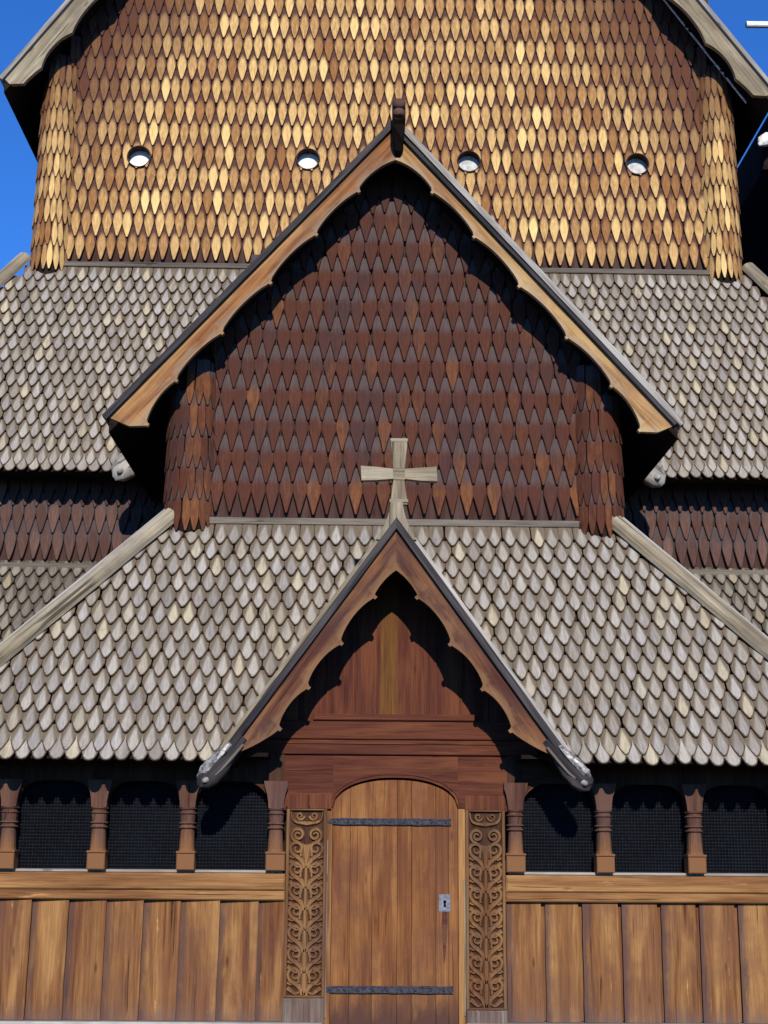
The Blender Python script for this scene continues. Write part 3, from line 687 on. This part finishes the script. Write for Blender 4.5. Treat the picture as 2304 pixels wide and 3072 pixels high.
# upper skirt roof
UE,UW,ZUE,ZUW=2.75,4.06,5.24,8.11
posu,Lu=skirt_pos(UE,ZUE,UW,ZUW)
def uhip(z): return 4.21+.62*(ZUW-z)
def insu(u,v):
    z=ZUE+(ZUW-ZUE)*v/Lu
    return abs(u)<uhip(z)-.02 and abs(u)>(7.98-z)/1.134-.05
random.seed(43)
mb=MB(); shingles(mb,posu,-6.4,6.4,-.035,-.03,.127,Lu/17,DRIP,insu,wear=lambda u,v:TAN()); shingles(mb,posu,-6.4+.0635,6.4,.045,Lu-.17,.127,Lu/17,SCALE,insu,wear=lambda u,v:TAN())
up_=mb.build('upper_skirt_roof','grey',P)
mb=MB(); n=8
for s_ in (-1,1):
    mb.grain((1,0,0)); pts=[]
    for i in range(n+1):
        z=ZUE+(ZUW-ZUE)*i/n; y=UE+(UW-UE)*i/n; xi=max(0,(7.95-z)/1.134-.1)
        pts+=[(s_*xi,y+.012,z-.006),(s_*uhip(z),y+.012,z-.006),(s_*uhip(z),y+.08,z-.03),(s_*xi,y+.08,z-.03)]
    F=[(4*i+k,4*i+(k+1)%4,4*i+4+(k+1)%4,4*i+4+k) for i in range(n) for k in range(4)]+[(3,2,1,0),(4*n,4*n+1,4*n+2,4*n+3)]
    if s_<0: F=[f[::-1] for f in F]
    mb.add(pts,F,(.3,0,0,1))
    mb.box(2.1 if s_>0 else -6.0,6.0 if s_>0 else -2.1,UE+.05,YN+.05,ZUE+.02,ZUE+.05,'x',.2)
mb.build('roof_deck','dark_wood',up_)
mb=MB(); mb.cbox(-3.85,3.85,UW-.066,UW-.02,ZUW-.05,ZUW+.012,.006,'x',.4); mb.build('flashing_board','flash',up_)
for s_ in (-1,1): hip(up_,(4.31,4.06,8.19),(6.15,2.72,5.30),s_,.2,.09)

# ================================================================== chancel (middle) gable
def proud(mb,xa,xb,y,z0,zp,slope,ye=.08):
    """gable-shaped wall core"""
    mb.grain((0,0,1)); mb.prism([(xa,z0),(xb,z0),(xb,zp-slope*abs(xb)),(0,zp),(xa,zp-slope*abs(xa))],y+.003,y+ye,.3)
random.seed(51)
ZP,SL=8.03,1.134
mb=MB()
def wearm(u,v): return min(1,max(0,1.0-.13*v+U(-.15,.15)))
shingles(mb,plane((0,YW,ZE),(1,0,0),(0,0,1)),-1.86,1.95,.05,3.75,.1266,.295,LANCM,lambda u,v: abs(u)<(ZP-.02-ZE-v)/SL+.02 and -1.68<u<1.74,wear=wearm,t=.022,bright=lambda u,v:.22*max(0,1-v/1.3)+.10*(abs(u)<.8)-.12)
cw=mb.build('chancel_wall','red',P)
mb=MB(); proud(mb,-1.95,1.95,YW,ZE-.2,ZP-.1,SL); mb.box(-2.06,-2.0,YW+.05,4.1,4.2,5.6,'z',.3); mb.box(2.0,2.06,YW+.05,4.1,4.2,5.6,'z',.3); mb.build('wall_core','core',cw)
for s_ in (-1,1):
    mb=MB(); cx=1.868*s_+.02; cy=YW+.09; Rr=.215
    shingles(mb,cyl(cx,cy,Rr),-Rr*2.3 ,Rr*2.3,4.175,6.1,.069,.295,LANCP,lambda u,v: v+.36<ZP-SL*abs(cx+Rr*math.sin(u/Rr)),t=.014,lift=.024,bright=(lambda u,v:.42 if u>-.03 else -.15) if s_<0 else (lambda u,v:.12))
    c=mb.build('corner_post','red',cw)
    mb=MB(); mb.loft([(cx,cy,4.0),(cx,cy,5.5)],[(Rr,Rr)]*2,20,up=(0,1,0)); mb.build('post_core','dark_wood',c,smooth=True)
MYF=.43
mid=gable('chancel_roof',8.025,SL,2.54,MYF,3.6,.09,'dark_wood',('cap_dark','cap_light'))  # left cap's shade and right cap's sunlight put in as dark and pale board
mini=[(0,7.683,0),(.36,7.355,.048),(.745,6.915,.040),(1.155,6.436,.044),(1.580,5.946,.044),(1.975,5.490,.042),(2.215,5.075,.045),(2.36,5.070,0)]
for s_ in (-1,1):
    o=barge(mid,s_,((0,8.025),(2.54,8.025-SL*2.54)),mini,MYF-.004,MYF+.05,'barge_o' if s_<0 else 'barge_g',.5,'orange-brown scalloped bargeboard' if s_<0 else 'golden scalloped bargeboard')
# side edge rail: dark fascia below the cap on the right
mb=MB(); nrm=V((SL,0,1)).normalized()
a=V((.06,MYF-.02,8.0-.068))+nrm*(-.018); b=V((2.52,MYF-.02,8.0-SL*2.52))+nrm*(-.004)
mb.beam(a,b,.05,.03,nrm,.3); mb.build('fascia_strip','cap_dark',mid)
for s_ in (-1,1): spout(mid,(s_*2.50,5.42),s_,1.15,2.50,('cap_light','cap_light'))
# projecting ridge head
mb=MB(); cx=.02
secs=[(.60,7.70,8.12,.026),(.43,7.70,8.17,.030),(.36,7.74,8.19,.045),(.27,7.83,8.19,.058),(.19,7.92,8.17,.062),(.15,7.95,8.15,.058)]
pts=[]; mb.grain((0,1,0))
for y,z0,z1,w in secs: pts+=[(cx-w*.6,y,z0),(cx+w*.6,y,z0),(cx+w,y,z0+.03),(cx+w,y,z1-.03),(cx+w*.6,y,z1),(cx-w*.6,y,z1),(cx-w,y,z1-.03),(cx-w,y,z0+.03)]
n=len(secs); mb.add(pts,[(8*i+k,8*i+8+k,8*i+8+(k+1)%8,8*i+(k+1)%8) for i in range(n-1) for k in range(8)]+[tuple(8*(n-1)+k for k in range(8)),tuple(range(8))[::-1]],(.4,0,0,1))
fin=mb.build('ridge_head','dark_wood',mid)
for zc,rz in ((8.09,.048),(8.00,.040)):
    mb=MB(); mb.loft([(cx,.17,zc),(cx,.13,zc+.01),(cx,.11,zc+.012),(cx,.102,zc+.012)],[(.058,rz),(.055,rz),(.04,rz*.8),(.012,.012)],12,pw=.8); mb.build('carved_snout','column',fin,smooth=True)

# ================================================================== upper nave wall
random.seed(61)
ZP2,SL2=16.72,1.41; HOLES=[(-3.02,9.49-ZUW,.135),(-.978,9.49-ZUW,.135),(.972,9.49-ZUW,.135),(3.025,9.49-ZUW,.135)]
def wearu(u,v):
    z=v+ZUW; dist=((ZP2-SL2*abs(u))-z)/1.73     # distance below the roof: sheltered shingles stay dark and red
    a=min(1,max(0,(dist-.55)/1.1)); 
    return min(1,max(0,a*(1 if u<0 else .93)+U(-.12,.12)-(.14 if v<.25 else 0)))
mb=MB()
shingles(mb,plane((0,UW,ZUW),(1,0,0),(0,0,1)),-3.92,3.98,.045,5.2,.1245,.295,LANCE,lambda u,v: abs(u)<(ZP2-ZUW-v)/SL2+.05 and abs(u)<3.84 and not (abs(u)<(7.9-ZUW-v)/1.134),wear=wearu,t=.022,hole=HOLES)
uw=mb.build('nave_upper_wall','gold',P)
# wall core with the four round openings left free (built of strips round each square, plus a ring)
mb=MB(); hr=.135; yc0,yc1=UW+.003,UW+.06
mb.grain((0,0,1)); zlo,zhi=9.49-.2,9.49+.2
mb.box(-4.0,4.0,yc0,yc1,7.9,zlo,'z',.3); mb.box(-4.0,4.0,yc0,yc1,zhi,13.4,'z',.3)
xs=[-4.0]+[q for hx,_,_ in HOLES for q in (hx-.2,hx+.2)]+[4.0]
for i in range(0,len(xs),2): mb.box(xs[i],xs[i+1],yc0,yc1,zlo,zhi,'z',.3)
for hx,_,_ in HOLES:
    n=32; pts=[];
    for k in range(n):
        a=2*pi*k/n; ca,sa=math.cos(a),math.sin(a); q=.2/max(abs(ca),abs(sa)); pts+=[(hx+ca*hr,yc0,9.49+sa*hr),(hx+ca*q,yc0,9.49+sa*q)]
    mb.add(pts,[(2*k,2*k+1,(2*k+3)%(2*n),(2*k+2)%(2*n)) for k in range(n)],(.3,0,0,1))
mb.box(-4.24,-4.18,UW+.1,9,7.9,11,'z',.3); mb.box(4.18,4.24,UW+.1,9,7.9,11,'z',.3)
mb.build('wall_core','core',uw)
for i,(hx,_,_) in enumerate(HOLES):
    mb=MB(); n=32; hz=9.49; ys=[UW-.062,UW-.060,UW+.24]
    prof=[(UW-.045,hr+.012),(UW-.058,hr+.006),(UW-.058,hr-.003),(UW+.25,hr-.003)]; pts=[]
    for y,r in prof:
        for k in range(n): a=2*pi*k/n; pts.append((hx+r*math.cos(a),y,hz+r*math.sin(a)))
    mb.grain((0,1,0)); mb.add(pts,[(j*n+k,(j+1)*n+k,(j+1)*n+(k+1)%n,j*n+(k+1)%n) for j in range(3) for k in range(n)],(.3,0,0,1))
    o=mb.build('porthole','core',uw)
    mb=MB(); mb.loft([(hx,UW+.062,hz),(hx,UW+.08,hz)],[(hr-.004,hr-.004)]*2,28); mb.build('porthole_cover','white' if i<2 else 'offwhite',o)
for s_ in (-1,1):
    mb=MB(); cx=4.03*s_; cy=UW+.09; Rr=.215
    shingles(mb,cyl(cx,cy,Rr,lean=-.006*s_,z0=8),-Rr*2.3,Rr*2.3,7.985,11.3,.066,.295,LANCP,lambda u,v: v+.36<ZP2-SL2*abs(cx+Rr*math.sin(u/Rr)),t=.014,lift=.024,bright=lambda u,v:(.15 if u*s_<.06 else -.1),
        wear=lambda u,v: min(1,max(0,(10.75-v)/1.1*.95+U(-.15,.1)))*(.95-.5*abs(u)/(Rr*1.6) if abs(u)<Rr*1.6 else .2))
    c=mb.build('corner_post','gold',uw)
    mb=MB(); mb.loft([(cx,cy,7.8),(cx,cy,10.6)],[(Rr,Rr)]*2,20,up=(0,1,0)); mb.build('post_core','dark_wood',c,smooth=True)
NYF=3.60
ur=gable('nave_roof',ZP2,SL2,4.585,NYF,8.5,.10,'dark_wood',('cap_light','cap_light'),capw=.05)
inn=[(0,16.2,0)]; x=.3; 
while x<4.1: inn.append((x,ZP2-SL2*x-.45,.062)); x+=.44
inn+=[(4.16,ZP2-SL2*4.16-.44,.07),(4.36,10.20,.01),(4.52,10.19,0)]
for s_ in (-1,1): barge(ur,s_,((0,ZP2),(4.585,ZP2-SL2*4.585)),inn,NYF-.004,NYF+.055,'grey_wood',.6,cusp=False,steps=10)

# ================================================================== tower flank at the right edge
random.seed(71)
mb=MB(); mb.box(4.86,9.0,4.75,12,4.0,9.92,'z',.3); mb.box(5.25,9.0,4.9,12,9.92,11.2,'z',.3)
tw=mb.build('tower_wall','dark_wood',P)
mb=MB(); mb.grain((0,1,0))
mb.hexa([(4.74,4.62,9.75),(5.5,4.62,9.75),(5.5,4.74,9.75),(4.74,4.74,9.75),(4.985,4.62,10.95),(5.7,4.62,11.0),(5.7,4.74,11.0),(4.985,4.74,10.95)],.3)
tr=mb.build('tower_eave','dark_wood',P)
mb=MB(); shingles(mb,plane((4.95,4.745,5.0),(1,0,0),(0,0,1)),.06,4.0,.05,4.7,.1266,.295,LANCM,lambda u,v:True); mb.build('tower_shingles','plum',tw)
mb=MB(); mb.beam((4.80,4.7,8.2),(5.3,4.72,9.3),.10,.10,(0,-1,0),.5); mb.build('brace','column',P)
mb=MB(); mb.loft([(4.86,4.60,10.16),(4.78,4.50,10.10),(4.72,4.42,10.04),(4.67,4.38,9.98),(4.63,4.37,9.95)],[(.05,.06),(.085,.09),(.08,.08),(.05,.045),(.012,.012)],8,pw=.7); mb.build('dragon_head','white',tr)
mb=MB(); mb.loft([(4.93,4.5,10.90),(4.90,4.42,10.85),(4.885,4.38,10.82)],[(.05,.05),(.05,.055),(.02,.02)],8,pw=.7); mb.build('dragon_head','white',tr)
mb=MB(); mb.loft([(4.86,4.5,10.68),(4.85,4.42,10.64),(4.845,4.38,10.61)],[(.04,.03),(.035,.04),(.02,.02)],8,pw=.7); mb.build('dragon_head','white',tr)
mb=MB(); mb.loft([(4.92,4.5,8.55),(4.87,4.45,8.45),(4.88,4.44,8.33),(4.84,4.44,8.25)],[(.015,.015),(.022,.02),(.018,.016),(.008,.008)],6); mb.build('carved_hook','cap_light',tr)
mb=MB(); mb.beam((4.745,5.0,12.02),(7.5,5.1,12.10),.075,.075,(0,0,1),.9,.015); mb.build('ridge_pole','white',tr)
mb=MB(); mb.loft([(7.4,5.3,11.0),(7.4,5.3,12.3)],[(.1,.1)]*2,8,up=(0,1,0)); mb.build('pole_stay','cap_dark',tr)

# ---- lightning cable under the nave bargeboard (thing of its own)
random.seed(3)
pts=[];a=V((3.32,3.78,11.66));b=V((4.325,3.78,10.20))
mb=MB(); segs=[(0,.30),(.32,.335),(.36,.70),(.725,.74),(.775,1.0)]
for f0,f1 in segs:
    p=[a.lerp(b,f0+(f1-f0)*k/3)+V((U(-.004,.004),0,U(-.004,.004))) for k in range(4)]; mb.loft(p,[(.011,.011)]*4,6,up=(0,1,0))
mb.loft([a.lerp(b,k/6)+V((0,.02,.0)) for k in range(7)],[(.004,.004)]*7,6,up=(0,1,0))
c=mb.build('lightning_cable','cable'); c['label']='bright thin cable running under the upper right eave'; c['category']='cable'
# ---- ground
mb=MB(); mb.grain((1,0,0)); mb.add([(-400,-400,-.2),(400,-400,-.2),(400,400,-.2),(-400,400,-.2)],[(0,1,2,3)])
g=mb.build('ground','ground'); g['kind']='structure'; g['label']='dark gravel ground in front of the church'

# ================================================================== light, sky, camera
SUN_EL,SUN_AZ=28.3,2.5
w=bpy.data.worlds.new('World'); scene.world=w; w.use_nodes=True; nt=w.node_tree; bg=nt.nodes['Background']
sky=nt.nodes.new('ShaderNodeTexSky'); sky.sky_type='NISHITA'; sky.sun_disc=False; sky.sun_elevation=math.radians(SUN_EL); sky.sun_rotation=math.radians(180-SUN_AZ)
sky.altitude=600; sky.air_density=1.0; sky.dust_density=0; sky.ozone_density=2.2
tint=nt.nodes.new('ShaderNodeMix'); tint.data_type='RGBA'; tint.blend_type='MULTIPLY'; tint.inputs[0].default_value=1; tint.inputs[7].default_value=(.66,1.85,3.75,1)
nt.links.new(sky.outputs[0],tint.inputs[6]); nt.links.new(tint.outputs[2],bg.inputs[0]); bg.inputs[1].default_value=.05
sl=bpy.data.lights.new('sun','SUN'); sl.energy=4.9; sl.angle=math.radians(.5); sl.color=(1,.93,.82)
so=bpy.data.objects.new('sun',sl); COL.objects.link(so)
az=math.radians(SUN_AZ); el=math.radians(SUN_EL)
S=V((math.sin(az)*math.cos(el),-math.cos(az)*math.cos(el),math.sin(el))); so.rotation_euler=S.to_track_quat('Z','Y').to_euler()
cam=bpy.data.cameras.new('camera'); co=bpy.data.objects.new('camera',cam); COL.objects.link(co); scene.camera=co
cam.sensor_fit='HORIZONTAL'; cam.sensor_width=36; cam.lens=36*4200/2304; cam.clip_end=2000; cam.clip_start=.05
p,y_,r_=math.radians(12.7),math.radians(.95),math.radians(.42)
fw=V((math.sin(y_)*math.cos(p),math.cos(y_)*math.cos(p),math.sin(p))); rt=V((math.cos(y_),-math.sin(y_),0)); upv=rt.cross(fw)
r2=rt*math.cos(r_)+upv*math.sin(r_); u2=-rt*math.sin(r_)+upv*math.cos(r_)
from mathutils import Matrix
m=Matrix((r2,u2,-fw)).transposed().to_4x4(); m.translation=V((-.285,-11.6,1.6)); co.matrix_world=m
scene.cycles.diffuse_bounces=2; scene.view_settings.view_transform='Standard'; scene.view_settings.look='None'; scene.view_settings.exposure=0; scene.view_settings.gamma=1
